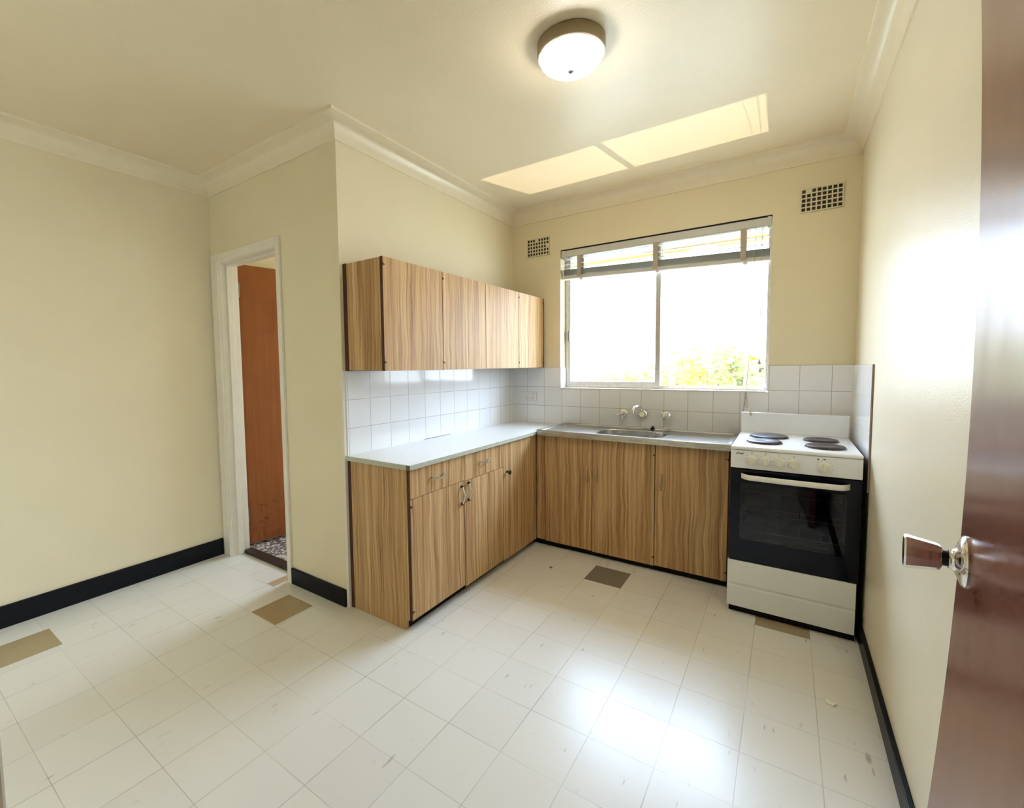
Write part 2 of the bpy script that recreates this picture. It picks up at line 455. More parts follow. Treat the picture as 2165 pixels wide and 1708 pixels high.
# cove cornice swept round the room with mitred corners
def cornice():
    per = [(-L, -6.0), (-L, -D), (-W, -D), (-W, 0), (0, 0), (0, REAR), (PX, REAR), (PX, -6.0)]
    prof = [(0.0, 0.0), (0.0, -0.100), (0.008, -0.100), (0.010, -0.092)]
    for k in range(9):
        a = k / 8 * PI / 2
        prof.append((0.012 + 0.074 * (1 - math.cos(a)), -0.088 + 0.074 * math.sin(a)))
    prof += [(0.090, -0.012), (0.092, -0.006), (0.092, 0.0)]
    n = len(per); rows = []
    for i in range(n):
        a, b, c = Vector(per[i - 1]), Vector(per[i]), Vector(per[(i + 1) % n])
        d1, d2 = (b - a).normalized(), (c - b).normalized()
        n1, n2 = Vector((d1.y, -d1.x)), Vector((d2.y, -d2.x))
        m = (n1 + n2) / (1 + n1.dot(n2))
        rows.append((b, m))
    bm = BM()
    R = [[bm.verts.new((b.x + m.x * o, b.y + m.y * o, H + z)) for o, z in prof] for b, m in rows]
    for i in range(n):
        A, B = R[i], R[(i + 1) % n]
        for k in range(len(prof)):
            k2 = (k + 1) % len(prof)
            bm.faces.new((A[k], A[k2], B[k2], B[k]))
    return bm
struct('trim_1', cornice(), M['cornice'], 'curved cream cornice where walls meet the ceiling', 'cornice', smooth=True)

struct('baseboard_left', boxes((-L, -L + 0.014, -6.0, -D - 0.016, 0, 0.113), bevel=0.003), M['skirting'], 'black skirting along the left wall', 'skirting board')
struct('baseboard_doorway', boxes((-2.727, -W - 0.018, -D - 0.014, -D, 0, 0.095), bevel=0.003), M['skirting'], 'short black skirting beside the doorway', 'skirting board')
struct('baseboard_right', boxes((-0.016, 0, REAR, -0.02, 0, 0.078), bevel=0.003), M['skirting'], 'black skirting along the right wall', 'skirting board')
struct('trim_2', boxes((-W - 0.016, -W + 0.002, -D - 0.003, -D + 0.016, 0, 1.272), bevel=0.002), M['white_paint'], 'pale edge strip on the wall corner beside the base cupboard', 'corner trim')

# wall tiles
struct('trim_3', boxes((-W, -W + 0.006, -D + 0.016, 0, 0.70, ZT)), M['tile_side'], 'white tiles above the worktop under the wall cupboards', 'splashback tiles')
struct('trim_4', boxes((-W, 0, -0.006, 0, 0.70, WZ0 - 0.004), (-W, WX0, -0.006, 0, WZ0 - 0.004, ZT), (WX1, 0, -0.006, 0, WZ0 - 0.004, ZT)),
       M['tile_back'], 'white tiles behind the sink and stove', 'splashback tiles')
struct('trim_5', boxes((-0.006, 0, -0.690, -0.006, 0.70, ZT)), M['tile_side'], 'white tiles on the right wall beside the stove', 'splashback tiles')
struct('trim_6', boxes((-0.008, 0, -0.698, -0.690, 0.70, ZT + 0.004), bevel=0.002), M['edge_trim'], 'thin tile edge strip on the right wall', 'tile trim')

# ------------------------------------------------------------------ window
win = thing('window_1', (-1.1, 0.12, 1.11), 'aluminium sliding window over the sink', 'window', None, 'structure')
bm = BM()
for k in range(9):                                     # sill tiles
    a = WX0 + k * P + 0.001; b = min(WX1, WX0 + (k + 1) * P - 0.001)
    if b > a + 0.01: add_box(bm, a, b, -0.006, 0.131, WZ0 - 0.012, WZ0, bevel=0.0015)
obj('sill', bm, M['tile_sill'], win)
bm = BM()
add_box(bm, WX0, WX0 + 0.006, -0.006, 0.13, WZ0, ZT, bevel=0.001)
add_box(bm, WX1 - 0.006, WX1, -0.006, 0.13, WZ0, ZT, bevel=0.001)
obj('reveal_tiles', bm, M['tile_sill'], win)
FY0 = 0.095
bm = BM()
add_box(bm, WX0, WX0 + 0.030, FY0, FY0 + 0.07, WZ0, WZ1, bevel=0.002)
add_box(bm, WX1 - 0.020, WX1, FY0, FY0 + 0.07, WZ0, WZ1, bevel=0.002)
add_box(bm, WX0 + 0.03, WX1 - 0.02, FY0 + 0.005, FY0 + 0.037, WZ0, WZ0 + 0.022, bevel=0.002)
add_box(bm, WX0 + 0.03, WX1 - 0.02, FY0 + 0.01, FY0 + 0.07, WZ1 - 0.03, WZ1, bevel=0.002)
obj('window_frame', bm, M['alu'], win)
bm = BM()                                              # sliding sash, left
sx0, sx1, sz0, sz1 = WX0 + 0.022, -1.066, WZ0 + 0.022, WZ1 - 0.03
add_box(bm, sx0, sx0 + 0.020, FY0 + 0.004, FY0 + 0.026, sz0, sz1, bevel=0.002)
add_box(bm, sx1 - 0.034, sx1, FY0 + 0.004, FY0 + 0.026, sz0, sz1, bevel=0.002)
add_box(bm, sx0 + 0.02, sx1 - 0.034, FY0 + 0.004, FY0 + 0.026, sz0, sz0 + 0.026, bevel=0.002)
add_box(bm, sx0 + 0.02, sx1 - 0.034, FY0 + 0.004, FY0 + 0.026, sz1 - 0.03, sz1, bevel=0.002)
sash = obj('sash', bm, M['alu'], win)
obj('glass_pane', boxes((sx0 + 0.018, sx1 - 0.032, FY0 + 0.013, FY0 + 0.017, sz0 + 0.02, sz1 - 0.02)), M['glass'], sash)
bm = boxes((sx0 + 0.002, sx0 + 0.018, FY0 - 0.010, FY0 + 0.006, 1.475, 1.560), bevel=0.003)
obj('latch', bm, M['latch'], sash)
bm = BM()
add_box(bm, -1.090, -1.064, FY0 + 0.034, FY0 + 0.056, WZ0 + 0.024, WZ1 - 0.03, bevel=0.002)
obj('mullion', bm, M['alu'], win)
obj('glass_pane', boxes((-1.066, WX1 - 0.018, FY0 + 0.042, FY0 + 0.046, WZ0 + 0.022, WZ1 - 0.028)), M['glass'], win)

# ------------------------------------------------------------------ venetian blind, hanging lower on its right end
BX0, BX1 = -1.783, -0.4135
BYC = 0.036
def tilt(x, k): return -k * 0.044 * (x - BX0) / (BX1 - BX0)
blind = thing('venetian_blind', (-1.1, 0.03, 2.17), 'pale venetian blind pulled up to the top of the kitchen window', 'blind')
bm = BM()
add_box(bm, BX0 + 0.004, BX1 - 0.004, 0.008, 0.062, 2.122, 2.172, bevel=0.004)
add_box(bm, BX0, BX0 + 0.022, 0.004, 0.066, 2.118, 2.174, bevel=0.003)
add_box(bm, BX1 - 0.022, BX1, 0.004, 0.066, 2.118, 2.174, bevel=0.003)
obj('headrail', bm, M['blind'], blind)
obj('gap_shade_strip', boxes((BX0, BX1, 0.006, 0.060, 2.1735, 2.1795)), M['skirting'], blind)  # black strip painted in for the shade above the headrail
def slat_bm(z, k, half=0.025):
    bm = BM(); rows = []
    for i in range(2):
        x = (BX0 + 0.006, BX1 - 0.006)[i]
        r = []
        for j in range(7):
            s = j / 6 * 2 - 1
            r.append((x, BYC + s * half, z + tilt(x, k) - 0.003 * s * s))
        for j in reversed(range(7)):
            s = j / 6 * 2 - 1
            r.append((x, BYC + s * half, z + tilt(x, k) - 0.003 * s * s - 0.0016))
        rows.append([bm.verts.new(c) for c in r])
    n = len(rows[0])
    for j in range(n): bm.faces.new((rows[0][j], rows[0][(j + 1) % n], rows[1][(j + 1) % n], rows[1][j]))
    bm.faces.new(rows[0][::-1]); bm.faces.new(rows[1])
    return bm
for z, k in ((2.112, 0.0), (2.078, 0.35), (2.050, 0.75)):
    obj('slat', slat_bm(z, k), M['slat'], blind)
for i in range(12):
    obj('slat', slat_bm(1.992 + i * 0.0036, 1.0), M['slat'], blind)
bm = BM()                                              # rounded bottom rail, tilted
rows = []
for x in (BX0 + 0.004, BX1 - 0.004):
    r = []
    for k in range(20):
        a = 2 * PI * k / 20
        r.append(bm.verts.new((x, BYC + 0.026 * math.copysign(abs(math.cos(a)) ** 0.6, math.cos(a)), 1.970 + tilt(x, 1.0) + 0.017 * math.copysign(abs(math.sin(a)) ** 0.6, math.sin(a)))))
    rows.append(r)
for k in range(20): bm.faces.new((rows[0][k], rows[0][(k + 1) % 20], rows[1][(k + 1) % 20], rows[1][k]))
bm.faces.new(rows[0][::-1]); bm.faces.new(rows[1])
obj('bottom_rail', bm, M['blind'], blind, smooth=True)
for x in (-1.640, -1.085, -0.560):
    bm = BM()
    zb = 1.968 + tilt(x, 1)
    for y0, y1 in ((0.0060, 0.0072), (0.0645, 0.0657)):
        add_box(bm, x - 0.016, x + 0.016, y0, y1, zb, 2.123)
    obj('ladder_tape', bm, M['tape'], blind)
    bm = BM(); add_lathe(bm, (x + 0.012, BYC - 0.008, zb - 0.012), (0, 0, -1), [(0, 0.016), (0.006, 0.015), (0.014, 0.008), (0.016, 0.0)], 16, True, False)
    obj('tape_clip', bm, M['blind'], blind, smooth=True)
# lift cords and pull cords
def cord(pts, r=0.0013, name='cord'):
    bm = BM(); add_tube(bm, smooth_pts(pts), r, 6); return obj(name, bm, M['cord'], blind, smooth=True)
cord([(-0.494, 0.004, 2.122), (-0.497, 0.002, 1.95), (-0.503, -0.006, 1.50), (-0.516, -0.011, 1.25), (-0.526, -0.013, 1.10)])
cord([(-0.526, -0.013, 1.10), (-0.534, -0.014, 1.00), (-0.545, -0.013, 0.90), (-0.5475, -0.012, 0.843)], 0.0022)
cord([(-0.524, -0.014, 1.10), (-0.528, -0.030, 1.03), (-0.515, -0.070, 1.008), (-0.497, -0.112, 0.997), (-0.489, -0.136, 0.972), (-0.485, -0.137, 0.975), (-0.494, -0.112, 1.001), (-0.505, -0.080, 1.012), (-0.517, -0.030, 1.06), (-0.522, -0.014, 1.10)], 0.0018)
cord([(-0.522, -0.014, 1.10), (-0.520, -0.035, 1.035), (-0.506, -0.085, 1.006), (-0.497, -0.118, 0.994), (-0.491, -0.136, 0.966)], 0.0016)
cord([(-0.454, 0.004, 2.122), (-0.460, 0.003, 1.96), (-0.458, 0.002, 1.60), (-0.4575, 0.0, 1.30)])
cord([(-0.462, 0.004, 2.122), (-0.461, 0.003, 1.96), (-0.456, 0.001, 1.60), (-0.4535, 0.0, 1.25)])
for x, z in ((-0.4575, 1.305), (-0.4525, 1.255)):
    bm = BM(); add_lathe(bm, (x, 0, z), (0, 0, -1), [(0, 0.003), (0.006, 0.006), (0.022, 0.011), (0.027, 0.011)], 14)
    obj('tassel', bm, M['tassel'], blind, smooth=True)

# ------------------------------------------------------------------ air vents
def vent(x0, x1, z0, z1, label, filled):
    v = thing('air_vent', ((x0 + x1) / 2, 0, z0), label, 'vent', 'wall vents beside the window')
    bm = BM(); nx, nz = 8, 5; b = 0.0033
    px, pz = (x1 - x0) / nx, (z1 - z0) / nz
    for i in range(nx + 1): add_box(bm, x0 + i * px - b, x0 + i * px + b, -0.008, 0.0, z0 - b, z1 + b)
    for j in range(nz + 1): add_box(bm, x0 - b, x1 + b, -0.0078, 0.0, z0 + j * pz - b, z0 + j * pz + b)
    for i, j, d in filled: add_box(bm, x0 + i * px + b, x0 + (i + 1) * px - b, -0.004 - d, 0.0, z0 + j * pz + b + 0.003 * (d < 0.002), z0 + (j + 1) * pz - b)
    obj('grille', bm, M['vent_paint'], v)
    obj('backing', boxes((x0, x1, -0.0012, 0.0, z0, z1)), M['vent_shade'], v)  # dark sheet paints the shade inside the vent holes
vent(-2.075, -1.885, 2.166, 2.300, 'square-holed vent between the window and the wall cupboard', [(3, 4, 0.0), (7, 2, 0.001)])
vent(-0.272, -0.080, 2.160, 2.288, 'square-holed vent high on the wall above the stove', [(1, 4, 0.003)])

# ------------------------------------------------------------------ doorway on the left
d1 = thing('door_1', (-3.09, -D, 0), 'orange-brown flush door standing open in a white frame', 'door', None, 'structure')
bm = BM()
add_box(bm, -3.520, DX0 - 0.004, -D - 0.016, -D, 0, DZ + 0.060, bevel=0.003)
add_box(bm, -3.436, DX0 - 0.004, -D - 0.021, -D - 0.010, 0, DZ + 0.010, bevel=0.003)
add_box(bm, DX1 - 0.004, -2.728, -D - 0.016, -D, 0, DZ + 0.060, bevel=0.003)
add_box(bm, DX0 - 0.004, DX1 - 0.004, -D - 0.016, -D, DZ + 0.004, DZ + 0.060, bevel=0.003)
obj('architrave', bm, M['white_paint'], d1)
bm = BM()
add_box(bm, DX0 - 0.028, DX0, -D - 0.006, -D + 0.115, 0, DZ + 0.028, bevel=0.002)
add_box(bm, DX1, DX1 + 0.014, -D - 0.006, -D + 0.115, 0, DZ + 0.028, bevel=0.002)
add_box(bm, DX0, DX1, -D - 0.006, -D + 0.115, DZ, DZ + 0.028, bevel=0.002)
add_box(bm, DX0, DX0 + 0.013, -D + 0.034, -D + 0.072, 0, DZ, bevel=0.002)
add_box(bm, DX1 - 0.013, DX1, -D + 0.034, -D + 0.072, 0, DZ, bevel=0.002)
add_box(bm, DX0 + 0.013, DX1 - 0.013, -D + 0.034, -D + 0.072, DZ - 0.013, DZ, bevel=0.002)
obj('jamb', bm, M['white_paint'], d1)
hx, hy = -3.462, -1.640
ux, uy = 0.205, 0.979
bm = BM()
add_box(bm, 0, 0.72, 0, 0.035, 0.032, 2.012, bevel=0.002)
bmesh.ops.transform(bm, matrix=Matrix.Translation((hx, hy, 0)) @ Matrix.Rotation(math.atan2(uy, ux), 4, 'Z'), verts=bm.verts)
leafo = obj('door_leaf', bm, M['door_tan'], d1)
for z in (0.20, 1.78):
    bm = BM(); add_lathe(bm, (hx + 0.004, hy - 0.008, z), (0, 0, 1), [(0, 0.007), (0.10, 0.007)], 12)
    add_box(bm, hx + 0.004, hx + 0.030, hy - 0.012, hy - 0.008, z, z + 0.1)
    obj('hinge', bm, M['hinge_steel'], leafo)
struct('trim_7', boxes((DX0 + 0.005, DX1 - 0.002, -1.706, -1.645, 0, 0.022), bevel=0.004), M['threshold'], 'dark threshold strip in the doorway', 'threshold')
struct('floor_2', boxes((-L, -2.32, -1.672, 0.0, 0, 0.014)), M['carpet'], 'mottled grey and white carpet beyond the doorway', 'carpet')

# ------------------------------------------------------------------ near door on the right with its frame
d2 = thing('door_2', (RX1, REAR, 0), 'glossy maroon door standing open at the right edge', 'door', None, 'structure')
HXD, HYD = -0.200, REAR + 0.030
FXD, FYD = -0.100, -2.385
du = Vector((FXD - HXD, FYD - HYD, 0)); dl = du.length; du.normalize(); dn = Vector((-du.y, du.x, 0))   # dn points to the camera side (-x)
def bow(z):
    k = 0.0030 + 0.048 * (min(z, 1.9) - 1.27) ** 2 if z > 0.45 else 0.0353 + 0.02 * (0.45 - z)
    return k
bm = BM(); NU, NZ = 6, 26
gridf = []
for side in (0, 1):
    g = []
    for i in range(NU + 1):
        s = i / NU
        col = []
        for j in range(NZ + 1):
            z = 0.012 + (2.04 - 0.012) * j / NZ
            p = Vector((HXD, HYD, z)) + du * dl * s + dn * (bow(z) * s * s - 0.036 * side)
            col.append(bm.verts.new(p))
        g.append(col)
    gridf.append(g)
for side in (0, 1):
    g = gridf[side]
    for i in range(NU):
        for j in range(NZ): bm.faces.new((g[i][j], g[i + 1][j], g[i + 1][j + 1], g[i][j + 1]))
A, B = gridf
for i in (0, NU):
    for j in range(NZ): bm.faces.new((A[i][j], A[i][j + 1], B[i][j + 1], B[i][j]))
for j in (0, NZ):
    for i in range(NU): bm.faces.new((A[i][j], A[i + 1][j], B[i + 1][j], B[i][j]))
leaf2 = obj('door_leaf', bm, M['door_maroon'], d2, smooth=True)
kc = Vector((HXD, HYD, 1.012)) + du * (dl - 0.056) + dn * (bow(1.012) * 0.88)
bm = BM(); add_lathe(bm, kc - dn * 0.002, dn, [(0, 0.034), (0.004, 0.0345), (0.007, 0.032), (0.010, 0.024), (0.013, 0.016), (0.016, 0.013), (0.019, 0.0125)], 40)
rose = obj('knob_rose', bm, M['chrome'], d2, smooth=True)
bm = BM(); add_lathe(bm, kc + dn * 0.0165, dn, [(0, 0.0105), (0.007, 0.0105)], 24)
obj('knob_collar', bm, M['rubber'], rose, smooth=True)
bm = BM(); add_lathe(bm, kc + dn * 0.0225, dn, [(0, 0.012), (0.002, 0.0165), (0.006, 0.0185), (0.034, 0.0235), (0.037, 0.0238), (0.039, 0.022), (0.0395, 0.019), (0.037, 0.0)], 10)
obj('door_knob', bm, M['chrome'], d2, smooth=True, angle=20)
bm = BM()
add_box(bm, RX0 - 0.05, RX0, REAR - 0.125, REAR + 0.006, 0, 2.09, bevel=0.003)
add_box(bm, RX1 + 0.001, RX1 + 0.05, REAR - 0.125, REAR + 0.006, 0, 2.09, bevel=0.003)
add_box(bm, RX0, RX1, REAR - 0.125, REAR + 0.006, 2.05, 2.09, bevel=0.003)
obj('jamb', bm, M['door_maroon'], d2)
bm = BM(); add_box(bm, RX0 - 0.006, RX0 + 0.004, REAR + 0.005, REAR + 0.016, 0, 2.06, bevel=0.003)
obj('jamb_glare', bm, M['white_paint'], d2)  # white strip paints the glare along the jamb's edge

# ------------------------------------------------------------------ wall cupboards
uc = thing('wall_cupboard', (-W, -0.88, 1.272), 'long wall cupboard with four woodgrain doors above the worktop', 'cupboard')
UXF = -1.930
obj('carcass', boxes((-W + 0.001, UXF - 0.020, -1.734, -0.004, 1.274, 1.816), bevel=0.001), M['brown_edge'], uc)
obj('end_panel', boxes((-W + 0.026, UXF - 0.020, -1.750, -1.734, 1.272, 1.818), bevel=0.001), M['wood'], uc)
obj('filler_strip', boxes((-W, -W + 0.026, -1.753, -1.732, 1.270, 1.820), bevel=0.001), M['brown_edge'], uc)
obj('end_stile', boxes((UXF - 0.020, UXF - 0.0012, -0.014, -0.006, 1.272, 1.818)), M['brown_edge'], uc)
ys = [-1.750, -1.294, -0.853, -0.416, -0.016]
def cab_door(name, parent, x0, x1, y0, y1, z0, z1, face, edge_mat='brown_edge'):
    """a laminate-faced door: dark timber core with the woodgrain sheet on its face"""
    core = obj(name, boxes((x0, x1, y0, y1, z0, z1), bevel=0.001), M['wood'], parent)
    if face == 'x':
        es = ((x0, x1 - 0.0015, y0 - 0.0008, y0 + 0.0015, z0 - 0.0005, z1 + 0.0005), (x0, x1 - 0.0015, y1 - 0.0015, y1 + 0.0008, z0 - 0.0005, z1 + 0.0005))
    else:
        es = ((x0 - 0.0008, x0 + 0.0015, y0 + 0.0015, y1, z0 - 0.0005, z1 + 0.0005), (x1 - 0.0015, x1 + 0.0008, y0 + 0.0015, y1, z0 - 0.0005, z1 + 0.0005))
    for e in es: obj('edge_strip', boxes(e), M[edge_mat], core)
    return core
def pin_hinge(parent, x, y, z, face='x', s=1):
    bm = BM()
    if face == 'x':
        add_lathe(bm, (x, y, z - 0.006), (0, 0, 1), [(0, 0.003), (0.012, 0.003)], 10)
        add_box(bm, x - 0.001, x + 0.0016, min(y, y + s * 0.013), max(y, y + s * 0.013), z - 0.002, z + 0.002)
    else:
        add_lathe(bm, (x, y, z - 0.006), (0, 0, 1), [(0, 0.003), (0.012, 0.003)], 10)
        add_box(bm, min(x, x + s * 0.013), max(x, x + s * 0.013), y - 0.0016, y + 0.001, z - 0.002, z + 0.002)
    obj('hinge', bm, M['hinge'], parent)
for i in range(4):
    dr = cab_door('door', uc, UXF - 0.019, UXF, ys[i] + 0.002, ys[i + 1] - 0.002, 1.268 + 0.001 * i, 1.820, 'x')
    if i in (0, 1, 3):
        for z in (1.310, 1.782): pin_hinge(dr, UXF + 0.001, ys[i] + 0.003, z)
    if i == 3:
        for z in (1.310, 1.782): pin_hinge(dr, UXF + 0.001, ys[4] - 0.003, z, 'x', -1)

# ------------------------------------------------------------------ base cupboard under the worktop
BXF = -1.775
bc = thing('base_cupboard', (-2.0, -0.9, 0), 'woodgrain base cupboard with two drawers under the white worktop', 'cupboard')
obj('carcass', boxes((-W + 0.001, BXF - 0.020, -1.736, -0.480, 0.050, 0.798)), M['brown_edge'], bc)
bm = BM()
add_prism(bm, [(-W + 0.024, 0.0), (-1.822, 0.0), (-1.822, 0.055), (BXF - 0.020, 0.055), (BXF - 0.020, 0.798), (-W + 0.024, 0.798)], 1, -1.757, -1.736)
obj('end_panel', bm, M['wood'], bc)
obj('filler_strip', boxes((-W + 0.004, -W + 0.024, -1.760, -1.736, 0, 0.798), bevel=0.001), M['brown_edge'], bc)
obj('toe_board', boxes((-1.840, -1.824, -1.736, -0.40, 0, 0.050)), M['toe'], bc)
def bar_handle(parent, pts, r, w, mat='chrome', name='handle'):
    bm = BM(); add_tube(bm, pts, r, 10)
    return obj(name, bm, M[mat], parent, smooth=True)
yA, yB, yC, yE = -1.757, -1.321, -0.905, -0.452
for y0, y1 in ((yA, yB), (yB, yC)):
    lo = 0.655 if y0 == yA else 0.650
    dw = cab_door('drawer', bc, BXF - 0.018, BXF, y0 + 0.0015, y1 - 0.0015, lo, 0.795, 'x')
    yc = (y0 + y1) / 2 - 0.010
    zc = 0.728
    bm = BM()
    for s in (-1, 1):
        add_tube(bm, [(BXF + 0.000, yc + s * 0.045, zc + 0.003), (BXF + 0.016, yc + s * 0.046, zc + 0.004)], 0.0045, 10)
        # flat V-shaped grip
        a = Vector((BXF + 0.018, yc + s * 0.052, zc + 0.007)); b = Vector((BXF + 0.026, yc, zc - 0.006))
        t_ = Vector((0.0028, 0, 0)); h_ = Vector((0, 0, 0.0042))
        vs = []
        for pnt in (a, b):
            vs.append([bm.verts.new(pnt + dx + dz) for dx, dz in ((-t_, -h_), (t_, -h_), (t_, h_), (-t_, h_))])
        for k in range(4): bm.faces.new((vs[0][k], vs[0][(k + 1) % 4], vs[1][(k + 1) % 4], vs[1][k]))
        bm.faces.new(vs[0]); bm.faces.new(vs[1])
    obj('handle', bm, M['satin'], dw)
def arch_handle_x(parent, x, y, z, h=0.096):
    bm = BM()
    add_tube(bm, [(x + 0.011, y, z + h / 2 - 0.001), (x + 0.028, y, z), (x + 0.011, y, z - h / 2 + 0.001)], 0.0042, 10)
    obj('handle', bm, M['satin'], parent, smooth=True)
    for s in (-1, 1):
        bm = BM(); add_lathe(bm, (x - 0.0005, y, z + s * h / 2), (1, 0, 0), [(0, 0.0085), (0.009, 0.0075), (0.014, 0.006)], 14)
        obj('handle_post', bm, M['bronze_knob'], parent, smooth=True)
for i, (y0, y1, z0, z1) in enumerate(((yA, yB, 0.058, 0.6525), (yB, yC, 0.046, 0.647), (yC, yE, 0.040, 0.797))):
    dr = cab_door('door', bc, BXF - 0.018, BXF, y0 + 0.002, y1 - 0.002, z0, z1, 'x')
    if i == 0:
        arch_handle_x(dr, BXF, yB - 0.030, 0.578)
        for z in (0.100, 0.618): pin_hinge(dr, BXF + 0.001, y0 + 0.004, z)
    if i == 1: arch_handle_x(dr, BXF, yB + 0.034, 0.586)
    if i == 2:
        bm = BM(); add_lathe(bm, (BXF, yC + 0.040, 0.612), (1, 0, 0), [(0, 0.008), (0.010, 0.006), (0.016, 0.010), (0.022, 0.016), (0.027, 0.0165), (0.030, 0.012), (0.031, 0.0)], 24, True, False)
        obj('knob', bm, M['bronze_knob'], dr, smooth=True)

# ------------------------------------------------------------------ worktop
wt = thing('worktop', (-2.0, -0.9, 0.80), 'white laminate worktop with a pale green edge under the wall cupboard', 'worktop')
WXF = -1.7605
bm = BM()
add_box(bm, -W + 0.0065, WXF - 0.002, -1.770, -0.492, 0.800, ZC, bevel=0.001)
add_box(bm, -W + 0.0065, -1.762, -0.492, -0.007, 0.800, ZC, bevel=0.001)
obj('top', bm, M['laminate'], wt)
bm = BM()
add_box(bm, WXF - 0.002, WXF, -1.7705, -0.492, 0.7995, ZC - 0.0008, bevel=0.0006)
add_box(bm, -W + 0.0065, WXF - 0.022, -1.7725, -1.770, 0.7995, ZC - 0.0008, bevel=0.0006)
obj('edging', bm, M['lam_edge'], wt)
obj('corner_joiner', boxes((WXF - 0.022, WXF + 0.0006, -1.7735, -1.769, 0.799, ZC - 0.0006), bevel=0.0006), M['joiner'], wt)

for y0, y1 in ((-1.150, -0.955), (-0.946, -0.930), (-0.918, -0.885)):          # cracked sealant at the back edge
    obj('sealant_gap', boxes((-W + 0.0062, -W + 0.0085, y0, y1, ZC - 0.002, ZC + 0.0022)), M['hinge'], wt)

# ------------------------------------------------------------------ sink cupboard
SYF = -0.450
skc = thing('sink_cupboard', (-1.16, -0.25, 0), 'woodgrain cupboard with three doors under the sink', 'cupboard')
obj('carcass', boxes((-1.770, -0.560, SYF + 0.020, -0.020, 0.050, 0.640), (-1.770, -1.400, SYF + 0.020, -0.020, 0.640, 0.780), (-0.930, -0.560, SYF + 0.020, -0.020, 0.640, 0.780)), M['brown_edge'], skc)
obj('toe_board', boxes((-1.823, -0.556, SYF + 0.030, SYF + 0.046, 0, 0.050)), M['toe'], skc)
obj('corner_stile', boxes((BXF + 0.001, -1.707, SYF + 0.001, SYF + 0.019, 0.044, 0.796), bevel=0.001), M['wood'], skc)
obj('end_stile', boxes((-0.568, -0.556, SYF + 0.002, SYF + 0.24, 0.0, 0.796), bevel=0.001), M['brown_edge'], skc)
sx = [-1.706, -1.3635, -0.965, -0.569]
for i in range(3):
    dr = cab_door('door', skc, sx[i] + 0.002, sx[i + 1] - 0.002, SYF, SYF + 0.018, (0.040, 0.036, 0.040)[i], 0.796, 'y')
    hxp = (sx[1] - 0.030, sx[1] + 0.034, sx[2] + 0.036)[i]
    z = 0.565; h = 0.094
    bm = BM()
    add_tube(bm, smooth_pts([(hxp, SYF, z + h / 2), (hxp, SYF - 0.014, z + h / 2 - 0.010), (hxp, SYF - 0.022, z), (hxp, SYF - 0.014, z - h / 2 + 0.010), (hxp, SYF, z - h / 2)], 5), 0.0046, 10)
    obj('handle', bm, M['brass'], dr, smooth=True)
    if i == 1:
        for zz in (0.090, 0.730): pin_hinge(dr, sx[2] - 0.003, SYF - 0.001, zz, 'y', -1)
    if i == 2:
        for zz in (0.090, 0.745): pin_hinge(dr, sx[3] - 0.003, SYF - 0.001, zz, 'y', -1)

# ------------------------------------------------------------------ stainless sink top
sk = thing('sink', (-1.16, -0.25, 0.80), 'stainless steel sink top with a centre bowl and two drainers', 'sink')
X0, X1, Y0, Y1, ZS = -1.757, -0.5535, -0.484, -0.0075, 0.837
BCX, BCY, BHX, BHY = -1.165, -0.255, 0.215, 0.150
def rect_loop(x0, x1, y0, y1, z, n=16):
    pts = []
    for (ax, ay), (bx, by) in (((x0, y0), (x1, y0)), ((x1, y0), (x1, y1)), ((x1, y1), (x0, y1)), ((x0, y1), (x0, y0))):
        for k in range(n): pts.append((ax + (bx - ax) * k / n, ay + (by - ay) * k / n, z))
    return pts
def bowl_loop(sc, z, n=16, e=0.55):
    pts = []
    ref = rect_loop(-1, 1, -1, 1, 0, n)
    for x, y, _ in ref:
        a = math.atan2(y, x); c, s = math.cos(a), math.sin(a)
        pts.append((BCX + BHX * sc * math.copysign(abs(c) ** e, c), BCY + BHY * sc * math.copysign(abs(s) ** e, s), z))
    return pts
def loops(bm, Ls, cap=False):
    V = [[bm.verts.new(p) for p in l] for l in Ls]
    for A, B in zip(V, V[1:]):
        n = len(A)
        for k in range(n): bm.faces.new((A[k], A[(k + 1) % n], B[(k + 1) % n], B[k]))
    if cap: bm.faces.new(V[-1])
bm = BM()
loops(bm, [rect_loop(X0, X1, Y0, Y1, 0.799), rect_loop(X0, X1, Y0, Y1, ZS - 0.004), rect_loop(X0 + 0.003, X1 - 0.003, Y0 + 0.003, Y1 - 0.003, ZS),
           rect_loop(X0 + 0.026, X1 - 0.026, Y0 + 0.024, Y1 - 0.024, ZS), rect_loop(X0 + 0.034, X1 - 0.034, Y0 + 0.032, Y1 - 0.034, ZS - 0.008), bowl_loop(1.03, ZS - 0.011), bowl_loop(1.0, ZS - 0.015)])
obj('drainboard', bm, M['steel'], sk, smooth=True, angle=25)
bm = BM()
loops(bm, [bowl_loop(1.0, ZS - 0.015), bowl_loop(0.97, ZS - 0.08), bowl_loop(0.93, ZS - 0.145), bowl_loop(0.82, ZS - 0.16), bowl_loop(0.2, ZS - 0.165)], True)
obj('bowl', bm, M['steel'], sk, smooth=True, angle=50)
bm = BM(); add_lathe(bm, (BCX, BCY, ZS - 0.166), (0, 0, 1), [(0, 0.04), (0.003, 0.04), (0.004, 0.03), (0.001, 0.0)], 24, True, False)
obj('waste', bm, M['chrome'], sk, smooth=True)
bm = BM(); add_lathe(bm, (-1.080, -0.030, ZS - 0.006), (0, 0, 1), [(0, 0.016), (0.008, 0.015), (0.012, 0.008), (0.016, 0.008), (0.019, 0.011), (0.021, 0.008)], 18)
obj('plug', bm, M['rubber'], sk, smooth=True)

